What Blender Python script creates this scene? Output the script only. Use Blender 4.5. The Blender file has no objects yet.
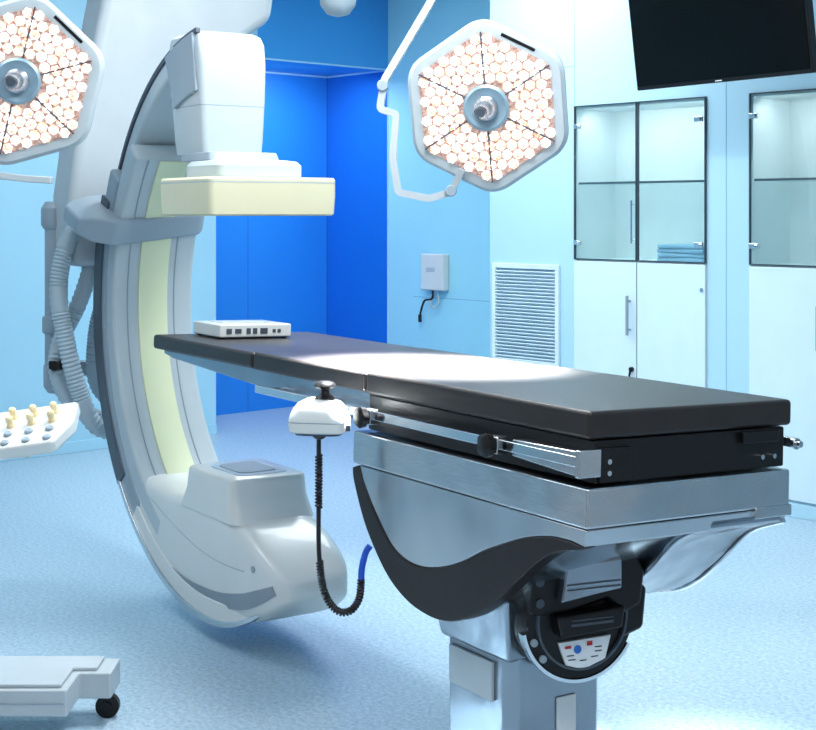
import bpy, bmesh, math, random
from mathutils import Vector, Matrix
random.seed(4)
S = bpy.context.scene
COL = S.collection
S.view_settings.view_transform = 'Standard'
rad = math.radians

# ------------------------------------------------------------- materials
def lin(c):
    c = c/255.0
    return c/12.92 if c <= 0.04045 else ((c+0.055)/1.055)**2.4
def rgb(c): return (lin(c[0]), lin(c[1]), lin(c[2]), 1)
def mat(name, col, rough=0.5, metal=0.0, var=0.06, scale=6.0, emit=None, estr=0.0, emit2=None, stretch=None, bump=0.0, bscale=200, bdist=0.002, coat=0.0, spec=0.5):
    m = bpy.data.materials.new(name); m.use_nodes = True
    nt = m.node_tree; b = nt.nodes['Principled BSDF']
    tc = nt.nodes.new('ShaderNodeTexCoord')
    mp = nt.nodes.new('ShaderNodeMapping')
    if stretch: mp.inputs['Scale'].default_value = stretch
    nt.links.new(tc.outputs['Object'], mp.inputs['Vector'])
    nz = nt.nodes.new('ShaderNodeTexNoise'); nz.inputs['Scale'].default_value = scale
    nz.inputs['Detail'].default_value = 4
    nt.links.new(mp.outputs['Vector'], nz.inputs['Vector'])
    cr = nt.nodes.new('ShaderNodeValToRGB')
    c = rgb(col)
    cr.color_ramp.elements[0].position = 0.3; cr.color_ramp.elements[1].position = 0.7
    cr.color_ramp.elements[0].color = (c[0]*(1-var), c[1]*(1-var), c[2]*(1-var), 1)
    cr.color_ramp.elements[1].color = (min(1, c[0]*(1+var)), min(1, c[1]*(1+var)), min(1, c[2]*(1+var)), 1)
    nt.links.new(nz.outputs['Fac'], cr.inputs['Fac'])
    nt.links.new(cr.outputs['Color'], b.inputs['Base Color'])
    b.inputs['Roughness'].default_value = rough
    b.inputs['Metallic'].default_value = metal
    b.inputs['Coat Weight'].default_value = coat
    b.inputs['Specular IOR Level'].default_value = spec
    if emit:
        b.inputs['Emission Color'].default_value = rgb(emit)
        b.inputs['Emission Strength'].default_value = estr
        if emit2:
            vo = nt.nodes.new('ShaderNodeTexVoronoi'); vo.inputs['Scale'].default_value = 125
            nt.links.new(tc.outputs['Object'], vo.inputs['Vector'])
            c2 = nt.nodes.new('ShaderNodeValToRGB')
            c2.color_ramp.elements[0].position = 0.25; c2.color_ramp.elements[1].position = 0.75
            c2.color_ramp.elements[0].color = rgb(emit); c2.color_ramp.elements[1].color = rgb(emit2)
            sp_ = nt.nodes.new('ShaderNodeSeparateColor')
            nt.links.new(vo.outputs['Color'], sp_.inputs[0])
            nt.links.new(sp_.outputs[0], c2.inputs['Fac'])
            nt.links.new(c2.outputs['Color'], b.inputs['Emission Color'])
    if bump > 0:
        n2 = nt.nodes.new('ShaderNodeTexNoise'); n2.inputs['Scale'].default_value = bscale
        nt.links.new(tc.outputs['Object'], n2.inputs['Vector'])
        bp = nt.nodes.new('ShaderNodeBump'); bp.inputs['Strength'].default_value = bump
        bp.inputs['Distance'].default_value = bdist
        nt.links.new(n2.outputs['Fac'], bp.inputs['Height'])
        nt.links.new(bp.outputs['Normal'], b.inputs['Normal'])
    return m

def floor_mat():
    m = bpy.data.materials.new('speckled_vinyl'); m.use_nodes = True
    nt = m.node_tree; b = nt.nodes['Principled BSDF']
    tc = nt.nodes.new('ShaderNodeTexCoord')
    nz = nt.nodes.new('ShaderNodeTexNoise'); nz.inputs['Scale'].default_value = 62; nz.inputs['Detail'].default_value = 6
    nz.inputs['Roughness'].default_value = 0.75
    nt.links.new(tc.outputs['Object'], nz.inputs['Vector'])
    cr = nt.nodes.new('ShaderNodeValToRGB')
    e = cr.color_ramp.elements
    e[0].position = 0.36; e[0].color = rgb((130, 162, 184))
    e[1].position = 0.62; e[1].color = rgb((184, 204, 216))
    nt.links.new(nz.outputs['Fac'], cr.inputs['Fac'])
    nt.links.new(cr.outputs['Color'], b.inputs['Base Color'])
    b.inputs['Roughness'].default_value = 0.34
    return m

def glass_mat(name, tint, fac=0.16):
    m = bpy.data.materials.new(name); m.use_nodes = True
    nt = m.node_tree
    for n in list(nt.nodes): nt.nodes.remove(n)
    o = nt.nodes.new('ShaderNodeOutputMaterial'); mx = nt.nodes.new('ShaderNodeMixShader')
    t = nt.nodes.new('ShaderNodeBsdfTransparent'); g = nt.nodes.new('ShaderNodeBsdfGlossy')
    t.inputs['Color'].default_value = rgb(tint); g.inputs['Roughness'].default_value = 0.02
    mx.inputs[0].default_value = fac
    nt.links.new(t.outputs[0], mx.inputs[1]); nt.links.new(g.outputs[0], mx.inputs[2])
    nt.links.new(mx.outputs[0], o.inputs['Surface'])
    return m

M = {}
M['floor'] = floor_mat()
M['wall'] = mat('wall_pale_cyan', (172, 211, 228), 0.35, var=0.02, scale=1.0)
M['wallmid'] = mat('wall_mid_cyan', (160, 220, 238), 0.35, var=0.03, scale=1.0)
M['wallleft'] = mat('wall_left_cyan', (164, 210, 230), 0.4, var=0.03, scale=1.0)
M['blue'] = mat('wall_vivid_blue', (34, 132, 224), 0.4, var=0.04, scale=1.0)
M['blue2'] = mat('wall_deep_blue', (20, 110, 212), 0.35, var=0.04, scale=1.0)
M['blue3'] = mat('bulkhead_blue', (64, 156, 222), 0.35, var=0.05, scale=1.0)
M['ceil'] = mat('ceiling_white', (225, 236, 242), 0.6, var=0.02)
M['joint'] = mat('panel_joint', (120, 170, 195), 0.6)
M['bjoint'] = mat('blue_panel_joint', (14, 90, 180), 0.6)
M['edge'] = mat('pale_edge_trim', (170, 215, 240), 0.4)
M['white'] = mat('white_enamel', (212, 216, 214), 0.3, var=0.02, coat=0.3)
M['offwhite'] = mat('cool_white_plastic', (176, 188, 194), 0.35, var=0.03)
M['cream'] = mat('cream_plastic', (210, 208, 178), 0.45, var=0.02)
M['strip'] = mat('pale_green_strip', (218, 224, 188), 0.45, var=0.02)
M['grey'] = mat('grey_blue_plastic', (142, 158, 170), 0.4, var=0.04)
M['lgrey'] = mat('light_grey_enamel', (172, 182, 188), 0.4, var=0.04)
M['dgrey'] = mat('dark_grey_plastic', (66, 76, 88), 0.4, var=0.05)
M['alu'] = mat('brushed_steel', (206, 209, 212), 0.22, 1.0, var=0.08, scale=30, stretch=(1, 12, 12), bump=0.35, bscale=3, bdist=0.04)
M['alu2'] = mat('satin_silver', (196, 200, 204), 0.24, 1.0, var=0.05, bump=0.45, bscale=2.0, bdist=0.07)
M['steel'] = mat('dark_steel', (128, 138, 148), 0.2, 0.95, var=0.08, bump=0.6, bscale=4, bdist=0.06)
M['trim'] = mat('satin_trim', (140, 152, 162), 0.5, 0.2, var=0.05)
M['colm'] = mat('column_silver', (158, 168, 178), 0.25, 0.9, var=0.05, bump=0.4, bscale=4, bdist=0.05)
M['chrome'] = mat('chrome', (225, 230, 235), 0.14, 1.0, var=0.02)
M['black'] = mat('black_plastic', (14, 13, 15), 0.35, var=0.2, spec=0.35)
M['band'] = mat('dark_taupe_band', (34, 30, 31), 0.38, var=0.1, spec=0.3)
M['matt'] = mat('mattress_vinyl', (42, 38, 37), 0.34, var=0.12, scale=14, bump=0.25, bscale=300, spec=0.34)
M['hose'] = mat('grey_hose', (168, 186, 196), 0.5, var=0.04)
M['cabin'] = mat('cabinet_interior', (216, 229, 231), 0.4, var=0.03)
M['cabdoor'] = mat('cabinet_door', (206, 228, 237), 0.25, var=0.02)
M['glass'] = glass_mat('cabinet_glass', (244, 250, 250), 0.10)
M['frame'] = mat('dark_gasket', (44, 64, 76), 0.5)
M['screen'] = mat('tv_screen', (4, 7, 8), 0.15, var=0.3, spec=0.15)
M['louver'] = mat('louver_white', (210, 228, 237), 0.4)
M['slot'] = mat('louver_shadow', (150, 180, 198), 0.7)
M['cloth'] = mat('folded_cloth', (140, 184, 210), 0.9, var=0.1, scale=20, bump=0.3)
M['blanket'] = mat('blue_blanket', (90, 160, 206), 0.9, var=0.1, scale=20, bump=0.3)
M['cable'] = mat('black_rubber', (18, 18, 22), 0.45)
M['bcable'] = mat('blue_rubber', (20, 80, 190), 0.4)
M['led1'] = mat('led_warm', (255, 200, 170), 0.08, emit=(255, 222, 196), emit2=(214, 122, 80), estr=0.9)
M['led2'] = mat('led_white', (235, 240, 245), 0.08, emit=(255, 255, 255), emit2=(176, 152, 146), estr=0.97)
M['led3'] = mat('led_core', (255, 250, 245), 0.1, emit=(255, 250, 244), estr=2.0)
M['ledbase'] = mat('led_reflector', (150, 120, 110), 0.3, 0.3, emit=(156, 120, 108), emit2=(226, 204, 196), estr=0.62, scale=60, var=0.3)
M['hubring'] = mat('hub_blue_grey', (140, 168, 184), 0.3, 0.3)
M['beige'] = mat('beige_knob', (232, 214, 170), 0.4)
M['label'] = mat('white_label', (236, 240, 242), 0.4)
M['red'] = mat('red_mark', (200, 40, 40), 0.5)
M['bluemark'] = mat('blue_mark', (40, 110, 200), 0.5)

# ------------------------------------------------------------- mesh builder
class MB:
    def __init__(s): s.bm = bmesh.new()
    def add(s, vs, fs, X=None, mi=0):
        if X is not None: vs = [X @ Vector(v) for v in vs]
        bv = [s.bm.verts.new(v) for v in vs]
        for f in fs:
            try:
                q = s.bm.faces.new([bv[i] for i in f]); q.material_index = mi
            except ValueError: pass
        return s
    def box(s, a, b, X=None, mi=0):
        x0, y0, z0 = a; x1, y1, z1 = b
        vs = [(x0,y0,z0),(x1,y0,z0),(x1,y1,z0),(x0,y1,z0),(x0,y0,z1),(x1,y0,z1),(x1,y1,z1),(x0,y1,z1)]
        fs = [(0,3,2,1),(4,5,6,7),(0,1,5,4),(1,2,6,5),(2,3,7,6),(3,0,4,7)]
        return s.add(vs, fs, X, mi)
    def prism(s, poly, lo, hi, axis='y', X=None, mi=0):
        def P(p, t):
            if axis == 'y': return (p[0], t, p[1])
            if axis == 'x': return (t, p[0], p[1])
            return (p[0], p[1], t)
        n = len(poly)
        vs = [P(p, lo) for p in poly]+[P(p, hi) for p in poly]
        fs = [tuple(range(n))[::-1], tuple(range(n, 2*n))]
        fs += [(i, (i+1) % n, n+(i+1) % n, n+i) for i in range(n)]
        return s.add(vs, fs, X, mi)
    def loft(s, rings, X=None, cap=True, mi=0):
        n = len(rings[0]); vs = [v for r in rings for v in r]; fs = []
        for k in range(len(rings)-1):
            for i in range(n):
                j = (i+1) % n
                fs.append((k*n+i, k*n+j, (k+1)*n+j, (k+1)*n+i))
        if cap:
            fs.append(tuple(range(n))[::-1]); fs.append(tuple(range((len(rings)-1)*n, len(rings)*n)))
        return s.add(vs, fs, X, mi)
    def lathe(s, prof, X=None, seg=32, mi=0):
        rings = [[(r*math.cos(2*math.pi*i/seg), r*math.sin(2*math.pi*i/seg), z) for i in range(seg)] for r, z in prof]
        return s.loft(rings, X, True, mi)
    def cyl(s, p0, p1, r0, r1=None, seg=24, X=None, mi=0):
        p0 = Vector(p0); p1 = Vector(p1); r1 = r0 if r1 is None else r1
        d = p1-p0; Rm = d.to_track_quat('Z', 'Y').to_matrix().to_4x4()
        Y = Matrix.Translation(p0) @ Rm
        if X is not None: Y = X @ Y
        return s.lathe([(r0, 0), (r1, d.length)], Y, seg, mi)
    def sweep(s, pts, r, seg=12, X=None, sx=1.0, mi=0, ph=0.0):
        pts = [Vector(p) for p in pts]; rings = []
        t = (pts[1]-pts[0]).normalized()
        up = Vector((0, 1, 0)) if abs(t.y) < 0.9 else Vector((1, 0, 0))
        n = (up - t*up.dot(t)).normalized()
        for i, p in enumerate(pts):
            if i == 0: t = pts[1]-pts[0]
            elif i == len(pts)-1: t = pts[-1]-pts[-2]
            else: t = pts[i+1]-pts[i-1]
            t.normalize()
            n = (n - t*n.dot(t)).normalized(); b = t.cross(n)
            rr = r(i) if callable(r) else r
            rings.append([p + n*(rr*sx*math.cos(2*math.pi*k/seg+ph)) + b*(rr*math.sin(2*math.pi*k/seg+ph)) for k in range(seg)])
        return s.loft(rings, X, True, mi)
    def arc(s, r0, r1, y0, y1, t0, t1, zc, n=40, X=None, mi=0, cx=0):
        rings = []
        for i in range(n+1):
            t = rad(t0+(t1-t0)*i/n); c, q = math.cos(t), math.sin(t)
            rings.append([(cx+r0*c, y0, zc+r0*q), (cx+r1*c, y0, zc+r1*q), (cx+r1*c, y1, zc+r1*q), (cx+r0*c, y1, zc+r0*q)])
        return s.loft(rings, X, True, mi)

def spline(P, n=10):
    P = [Vector(p) for p in P]; Q = [P[0]*2-P[1]]+P+[P[-1]*2-P[-2]]; out = []
    for i in range(1, len(Q)-2):
        for k in range(n):
            t = k/n; a, b, c, d = Q[i-1:i+3]
            out.append(0.5*((2*b)+(c-a)*t+(2*a-5*b+4*c-d)*t*t+(3*b-a-3*c+d)*t**3))
    out.append(P[-1]); return out
def rounded(P, r, n=5):
    P = [Vector(p) for p in P]; out = [P[0]]
    for i in range(1, len(P)-1):
        a = P[i-1]-P[i]; b = P[i+1]-P[i]; k = min(r, a.length*0.45, b.length*0.45)
        A = P[i]+a.normalized()*k; B = P[i]+b.normalized()*k
        for j in range(n+1):
            t = j/n; out.append(A*(1-t)**2+P[i]*2*t*(1-t)+B*t*t)
    out.append(P[-1]); return out

def thing(name, label, cat, X=None, group=None):
    e = bpy.data.objects.new(name, None); e.empty_display_size = 0.1
    COL.objects.link(e)
    e.matrix_world = X if X is not None else Matrix()
    e['label'] = label; e['category'] = cat
    if group: e['group'] = group
    return e

def obj(name, mb, mats, parent=None, bevel=0, seg=2, world=False, label=None, X=None, ang=38, kind=None, cat=None, group=None):
    bm = mb.bm
    if parent is not None and world:
        bmesh.ops.transform(bm, matrix=parent.matrix_basis.inverted(), verts=bm.verts)
    bmesh.ops.recalc_face_normals(bm, faces=bm.faces)
    for f in bm.faces: f.smooth = True
    for e in bm.edges:
        if len(e.link_faces) == 2 and e.calc_face_angle(0) > rad(ang): e.smooth = False
    me = bpy.data.meshes.new(name); bm.to_mesh(me); bm.free()
    if not isinstance(mats, (list, tuple)): mats = [mats]
    for m in mats: me.materials.append(M[m])
    o = bpy.data.objects.new(name, me); COL.objects.link(o)
    if X is not None: o.matrix_basis = X
    if parent is not None: o.parent = parent
    if bevel:
        b = o.modifiers.new('bevel', 'BEVEL'); b.width = bevel; b.segments = seg
        b.limit_method = 'ANGLE'; b.angle_limit = rad(30); b.harden_normals = True
    if label: o['label'] = label
    if kind: o['kind'] = kind
    if cat: o['category'] = cat
    if group: o['group'] = group
    return o

def T(x, y, z): return Matrix.Translation((x, y, z))
def R(a, ax): return Matrix.Rotation(rad(a), 4, ax)
def sq(w, d, z, n=40, e=0.55):
    out = []
    for i in range(n):
        q = 2*math.pi*i/n; c, s_ = math.cos(q), math.sin(q)
        out.append((w*math.copysign(abs(c)**e, c), d*math.copysign(abs(s_)**e, s_), z))
    return out
def rrect(w, d, z, cx=0, cy=0, rc=0.03, n=6):
    out = []
    for sx, sy, a0 in ((1, 1, 0), (-1, 1, 90), (-1, -1, 180), (1, -1, 270)):
        for i in range(n+1):
            a = rad(a0+90*i/n)
            out.append((cx+sx*(w-rc)+rc*math.cos(a), cy+sy*(d-rc)+rc*math.sin(a), z))
    return out

# ------------------------------------------------------------- camera
H = 1.53
cam = bpy.data.cameras.new('camera'); co = bpy.data.objects.new('camera', cam); COL.objects.link(co)
co.location = (0, 0, H); co.rotation_euler = (rad(90), 0, 0)
cam.sensor_fit = 'HORIZONTAL'; cam.sensor_width = 36; cam.lens = 1400/816*36
cam.shift_y = -(365-213)/816; cam.clip_start = 0.05
S.camera = co

# ------------------------------------------------------------- room
W = T(1.966, 7.02, 0) @ R(-47.82, 'Z')     # frame of the cabinet wall: x toward the near end, y into the wall
CZ = 3.3
def struct(name, mb, mats, bevel=0):
    return obj(name, mb, mats, X=W, kind='structure', bevel=bevel)
m = MB(); m.box((-5.2, -7.5, -0.1), (7.5, 1.4, 0)); struct('floor', m, 'floor')
m = MB(); m.box((-5.2, -7.5, CZ), (7.5, 1.4, CZ+0.1)); struct('ceiling', m, 'ceil')
m = MB()
XL, C1a, C1b, C2a, C2b = -2.175, -1.485, -0.5625, -0.2945, 0.628
m.box((XL, 0, 0), (C1a, 0.97, CZ)); m.box((C1b, 0, 0), (C2a, 0.97, CZ)); m.box((C2b, 0, 0), (7.5, 0.97, CZ))
m.box((C1a, 0, 2.15), (C1b, 0.97, CZ)); m.box((C2a, 0, 2.15), (C2b, 0.97, CZ))
m.box((C1a, 0, 0), (C1b, 0.97, 0.08)); m.box((C2a, 0, 0), (C2b, 0.97, 0.08))
m.box((C1a, 0.42, 0.08), (C1b, 0.97, 2.15)); m.box((C2a, 0.42, 0.08), (C2b, 0.97, 2.15))
struct('wall_right', m, 'wall')
m = MB(); m.box((-4.185, 0.933, 0), (XL, 1.3, CZ)); struct('wall_back', m, 'wallmid')
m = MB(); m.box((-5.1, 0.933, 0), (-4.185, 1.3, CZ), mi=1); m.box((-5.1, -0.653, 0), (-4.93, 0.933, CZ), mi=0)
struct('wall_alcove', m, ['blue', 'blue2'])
m = MB(); m.box((-4.93, -0.30, 2.63), (-4.185, 0.933, CZ)); struct('trim_1', m, 'blue3')
m = MB(); m.box((-5.1, -7.5, 0), (-4.185, -0.653, CZ)); m.box((-4.93, -0.653, 2.63), (-4.185, -0.30, CZ)); struct('wall_left', m, 'wallleft')
m = MB()
m.box((-3.9, 0.9325, 0.9), (-2.2, 0.934, 0.904))
m.box((-4.184, -3.6, 0), (-4.182, -3.594, CZ)); m.box((-4.184, -2.4, 0), (-4.182, -2.394, CZ))
m.box((C1b+0.12, -0.001, 0.1), (C1b+0.124, 0.001, CZ)); m.box((C1a-0.004, -0.001, 2.15), (C1a, 0.001, CZ)); m.box((XL, -0.001, 2.38), (C1a, 0.001, 2.384))
struct('trim_2', m, 'joint')
m = MB(); m.box((-4.93, 0.928, 0), (-4.926, 0.934, 2.63)); m.box((-4.931, 0.15, 0), (-4.929, 0.154, 2.63))
struct('trim_3', m, 'bjoint')
m = MB(); m.box((-4.19, -0.65, 2.622), (-4.18, 0.933, 2.634)); m.box((-4.92, 0.928, 2.618), (-4.19, 0.934, 2.63)); m.box((-4.93, -0.65, 2.618), (-4.924, 0.93, 2.63))
m.box((-4.188, 0.926, 0), (-4.182, 0.934, 2.63)); struct('trim_4', m, 'edge')
m = MB(); m.box((XL, -0.012, 0), (7.5, 0.0, 0.07)); struct('baseboard_right', m, 'wall', 0.003)
m = MB(); m.box((-4.185, -7.5, 0), (-4.173, -0.653, 0.07)); struct('baseboard_left', m, 'wallleft', 0.003)

def area(name, loc, sx, sy, power, col, rot=(0, 0, 0), X=None):
    l = bpy.data.lights.new(name, 'AREA'); l.shape = 'RECTANGLE'; l.size = sx; l.size_y = sy; l.energy = power; l.color = col
    o = bpy.data.objects.new(name, l); COL.objects.link(o); o.location = loc; o.rotation_euler = rot
    if X is not None: o.matrix_world = X
    return o

# ------------------------------------------------------------- cabinets
def cabinet(x0, x1, label):
    c = thing('built_in_cabinet', label, 'cabinet', W @ T((x0+x1)/2, 0, 0), 'glass-fronted wall cabinets')
    w = (x1-x0)/2 - 0.002
    D = 0.36
    m = MB()
    m.box((-w, D-0.015, 0.082), (w, D, 2.148)); m.box((-w, 0.002, 0.082), (-w+0.015, D, 2.148)); m.box((w-0.015, 0.002, 0.082), (w, D, 2.148))
    m.box((-w, 0.002, 2.13), (w, D, 2.148)); m.box((-w, 0.002, 1.235), (w, D, 1.262)); m.box((-w, 0.002, 0.082), (w, D, 0.1))
    obj('body', m, 'cabin', c)
    m = MB(); m.box((-w+0.016, 0.02, 1.696), (w-0.016, D-0.02, 1.706)); sh = obj('shelf', m, 'glass', c, label='thin glass shelf with dark edge')
    m = MB(); m.box((-w+0.016, 0.012, 1.695), (w-0.016, 0.02, 1.707)); obj('shelf_edge', m, 'frame', sh)
    area('cabinet_fill', (0, 0, 0), 0.75, 0.05, 3.8, (1.0, 1.0, 1.0), X=W @ T((x0+x1)/2, 0.06, 2.125) @ R(25, 'X'))  # added fill, no real fixture: brightens the cabinet interior behind the glass
    for sg in (-1, 1):
        a, b = (-w, -0.003) if sg < 0 else (0.003, w)
        m = MB()
        f = 0.006
        m.box((a, -0.014, 1.262), (a+f, 0.0, 2.148)); m.box((b-f, -0.014, 1.262), (b, 0.0, 2.148))
        m.box((a+f, -0.014, 1.262), (b-f, 0.0, 1.262+f)); m.box((a+f, -0.014, 2.148-f), (b-f, 0.0, 2.148))
        dr = obj('glass_door', m, 'frame', c, label='clear glass door with dark gasket')
        m = MB(); m.box((a+f, -0.010, 1.262+f), (b-f, -0.005, 2.148-f)); obj('pane', m, 'glass', dr)
        for z in (1.36, 2.03):
            m = MB(); hx = a+0.035 if sg < 0 else b-0.035
            m.box((hx-0.03, -0.024, z-0.014), (hx+0.022, -0.012, z+0.014)); m.cyl((hx, -0.022, z), (hx, -0.034, z), 0.013)
            obj('hinge', m, 'chrome', dr, 0.002)
        m = MB(); m.box((a+0.001, -0.014, 0.085), (b-0.001, 0.0, 1.255)); ld = obj('lower_door', m, 'cabdoor', c, 0.002)
        if sg < 0:
            m = MB(); hx = b-0.04
            m.cyl((hx, -0.045, 0.85), (hx, -0.045, 1.07), 0.009, seg=12)
            m.cyl((hx, -0.045, 0.88), (hx, -0.01, 0.88), 0.006, seg=8); m.cyl((hx, -0.045, 1.04), (hx, -0.01, 1.04), 0.006, seg=8)
            obj('handle', m, 'grey', ld, label='vertical bar handle')
            m = MB(); m.cyl((b-0.02, -0.03, 1.36), (b-0.02, -0.03, 1.60), 0.005, seg=8)
            m.cyl((b-0.02, -0.03, 1.38), (b-0.02, -0.01, 1.38), 0.004, seg=8); m.cyl((b-0.02, -0.03, 1.58), (b-0.02, -0.01, 1.58), 0.004, seg=8)
            obj('handle', m, 'chrome', dr)
        else:
            m = MB(); m.cyl((b-0.02, -0.02, 1.12), (b-0.02, -0.012, 1.12), 0.012, seg=12); obj('hinge', m, 'chrome', ld)
    m = MB(); m.cyl((-0.03, -0.014, 0.66), (-0.03, -0.03, 0.66), 0.014, seg=12)
    m.sweep(spline([(-0.03, -0.03, 0.66), (-0.03, -0.04, 0.62), (-0.02, -0.04, 0.58), (-0.03, -0.04, 0.55)], 5), 0.006, 8)
    obj('lock', m, 'black', c)
    return c
cabinet(C1a, C1b, 'white built-in cabinet with glass upper doors holding folded linen')
cabinet(C2a, C2b, 'white built-in cabinet with glass upper doors beneath the wall television')
for i in range(4):
    m = MB(); w = 0.160-0.004*(i % 2)
    m.box((-w, -0.12, 0), (w, 0.12, 0.023))
    obj('folded_cloth', m, 'cloth', X=W @ T(C1b-0.20, 0.15, 1.2625+i*0.024) @ R((-1, 2, -2, 1)[i], 'Z'), bevel=0.009, seg=3, cat='linen', group='folded linen in the cabinet', label='pale blue folded cloth stacked inside the glass cabinet')
m = MB(); m.box((-0.12, -0.12, 0), (0.12, 0.12, 0.18))
o = obj('folded_blanket', m, 'blanket', X=W @ T(0.165, 0.17, 1.2625), bevel=0.03, seg=3, cat='linen', label='blue folded blanket inside the second glass cabinet')

# ------------------------------------------------------------- vent louver
v = thing('air_vent', 'white louvered ventilation grille set in the pale wall', 'vent', W @ T(-1.87, 0, 0))
za, zb, hw = 0.62, 1.225, 0.272
m = MB(); m.box((-hw, -0.018, za), (-hw+0.03, 0, zb)); m.box((hw-0.03, -0.018, za), (hw, 0, zb)); m.box((-hw+.03, -0.018, zb-0.03), (hw-.03, 0, zb)); m.box((-hw+.03, -0.018, za), (hw-.03, 0, za+0.03))
obj('frame', m, 'louver', v, 0.003)
m = MB(); m.box((-hw+.03, -0.003, za+.03), (hw-.03, -0.001, zb-.03)); obj('backing', m, 'slot', v)
m = MB(); n = 26
for i in range(n):
    z = za+0.035+(zb-za-0.07)*(i+0.5)/n
    m.box((-hw+.03, -0.0085, -0.008), (hw-.03, 0.0085, -0.006+0.002), T(0, -0.010, z) @ R(-38, 'X'))
obj('louver_slats', m, 'louver', v)

# ------------------------------------------------------------- wall box with cable
b = thing('wall_socket_box', 'white wall-mounted junction box with a short black cable', 'socket box', W @ T(-3.62, 0.933, 0))
m = MB(); m.box((-0.125, -0.07, 0.96), (0.115, -0.001, 1.23)); obj('body', m, 'white', b, 0.012, 3)
m = MB(); m.box((-0.06, -0.074, 1.10), (0.03, -0.069, 1.13)); obj('latch', m, 'offwhite', b, 0.002)
m = MB(); m.sweep(spline([(-0.02, -0.04, 0.965), (-0.02, -0.05, 0.9), (-0.10, -0.05, 0.88), (-0.14, -0.05, 0.80), (-0.15, -0.05, 0.76)], 8), 0.008, 8); m.cyl((-0.15, -0.05, 0.775), (-0.15, -0.05, 0.72), 0.014, seg=10)
obj('cable', m, 'cable', b)
m = MB(); m.sweep(spline([(0.03, -0.04, 0.965), (0.05, -0.05, 0.87), (0.0, -0.05, 0.83), (-0.04, -0.05, 0.88), (-0.02, -0.05, 0.93)], 8), 0.006, 8)
obj('cable', m, 'offwhite', b)
d = thing('wall_bracket', 'small white bracket on the pale blue wall', 'bracket', W @ T(-4.185, -2.95, 1.0))
m = MB(); m.box((0.001, -0.03, -0.05), (0.012, 0.03, 0.05)); obj('plate', m, 'white', d, 0.003)
m = MB(); m.cyl((0.01, 0, 0), (0.05, 0, 0), 0.01, seg=10); m.cyl((0.05, -0.01, 0), (0.05, 0.12, 0), 0.009, seg=10); obj('bar', m, 'white', d)

# ------------------------------------------------------------- television
p0 = Vector((1.145, 7.0, 2.14)); p1 = Vector((1.765, 6.1, 2.14))
tw = (p1-p0).length
tx = (p1-p0).normalized(); ang = math.atan2(tx.y, tx.x)
TV = T(p0.x, p0.y, p0.z) @ Matrix.Rotation(ang, 4, 'Z') @ R(8, 'X')
t = thing('television', 'large black flat-screen television hung high and tilted down', 'television', TV)
m = MB(); m.box((0, 0.0, 0), (tw, 0.045, 0.64)); obj('casing', m, 'black', t, 0.006)
m = MB(); m.box((0.012, -0.003, 0.02), (tw-0.012, 0.001, 0.628)); obj('screen', m, 'screen', t)
m = MB(); m.box((tw/2-0.02, -0.004, 0.007), (tw/2+0.02, 0.0, 0.012)); obj('badge', m, 'label', t)
m = MB(); m.box((tw/2-0.2, 0.045, 0.2), (tw/2+0.2, 0.07, 0.5)); m.cyl((tw/2, 0.06, 0.35), (tw/2, 0.25, 1.15), 0.03); obj('mount', m, 'grey', t, 0.004)

# ------------------------------------------------------------- operating table
BZ = T(0.39, 3.0, 0) @ R(-56.72, 'Z')
tab = thing('operating_table', 'operating table with dark cushioned top on a silver pedestal', 'operating table', BZ)
TT = T(0, 0, 1.104) @ R(-1.8, 'X')
def tp(name, mb, mats, bevel=0, seg=2, X=TT, **k): return obj(name, mb, mats, tab, bevel, seg, X=X, **k)
for a, c, z0, z1 in ((-0.918, 0, -0.062, 0), (-1.583, -0.923, -0.058, -0.003), (-2.362, -1.588, -0.055, -0.005)):
    m = MB(); m.box((a, 0, z0), (c, 0.635, z1)); tp('cushion', m, 'matt', 0.011, 3)
m = MB(); m.box((-0.93, 0.02, -0.158), (-0.004, 0.612, -0.064))
tp('cushion_frame', m, 'black', 0.004)
for yy, zz in ((0.055, -0.11), (0.055, -0.135), (0.53, -0.13), (0.57, -0.13)):
    m = MB(); m.cyl((-0.004, yy, zz), (0.006, yy, zz), 0.006, seg=10); tp('bolt', m, 'chrome')
m = MB(); m.box((-0.006, 0.46, -0.095), (0.010, 0.58, -0.068)); tp('end_bracket', m, 'black', 0.003)
m = MB(); m.box((-0.004, 0.03, -0.155), (0.004, 0.12, -0.08)); tp('end_bracket', m, 'black', 0.003)
m = MB(); m.prism([(-2.33, -0.057), (-0.93, -0.057), (-0.93, -0.15), (-1.3, -0.125), (-2.25, -0.082), (-2.33, -0.07)], 0.03, 0.6)
tp('support_board', m, 'colm', 0.004, label='long grey board under the head cushions')
for ya, yb, xe in ((-0.034, -0.022, 0.0), (0.645, 0.661, -0.01)):
    m = MB(); m.box((-1.50, ya, -0.118), (xe, yb, -0.094))
    for s in (0.36, 0.66, 0.9, 1.2, 1.45):
        y0, y1 = (yb-0.002, 0.035) if ya < 0 else (0.6, ya+0.002)
        m.box((-s-0.012, y0, -0.113), (-s+0.012, y1, -0.099))
    tp('side_rail', m, 'chrome', 0.003)
m = MB(); m.prism([(-0.23, -0.126), (0.0, -0.138), (0.004, -0.134), (0.004, -0.088), (-0.005, -0.084), (-0.23, -0.088)], -0.030, 0.025); tp('rail_bracket', m, 'alu', 0.003, 3)
m = MB(); m.box((-0.004, -0.036, -0.140), (0.012, 0.026, -0.080)); tp('rail_end_plate', m, 'alu', 0.003)
m = MB(); m.cyl((-0.01, 0.653, -0.107), (0.0, 0.653, -0.107), 0.014, seg=14); m.cyl((0.0, 0.653, -0.107), (0.012, 0.653, -0.107), 0.008, seg=12); tp('rail_knob', m, 'alu2')
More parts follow.
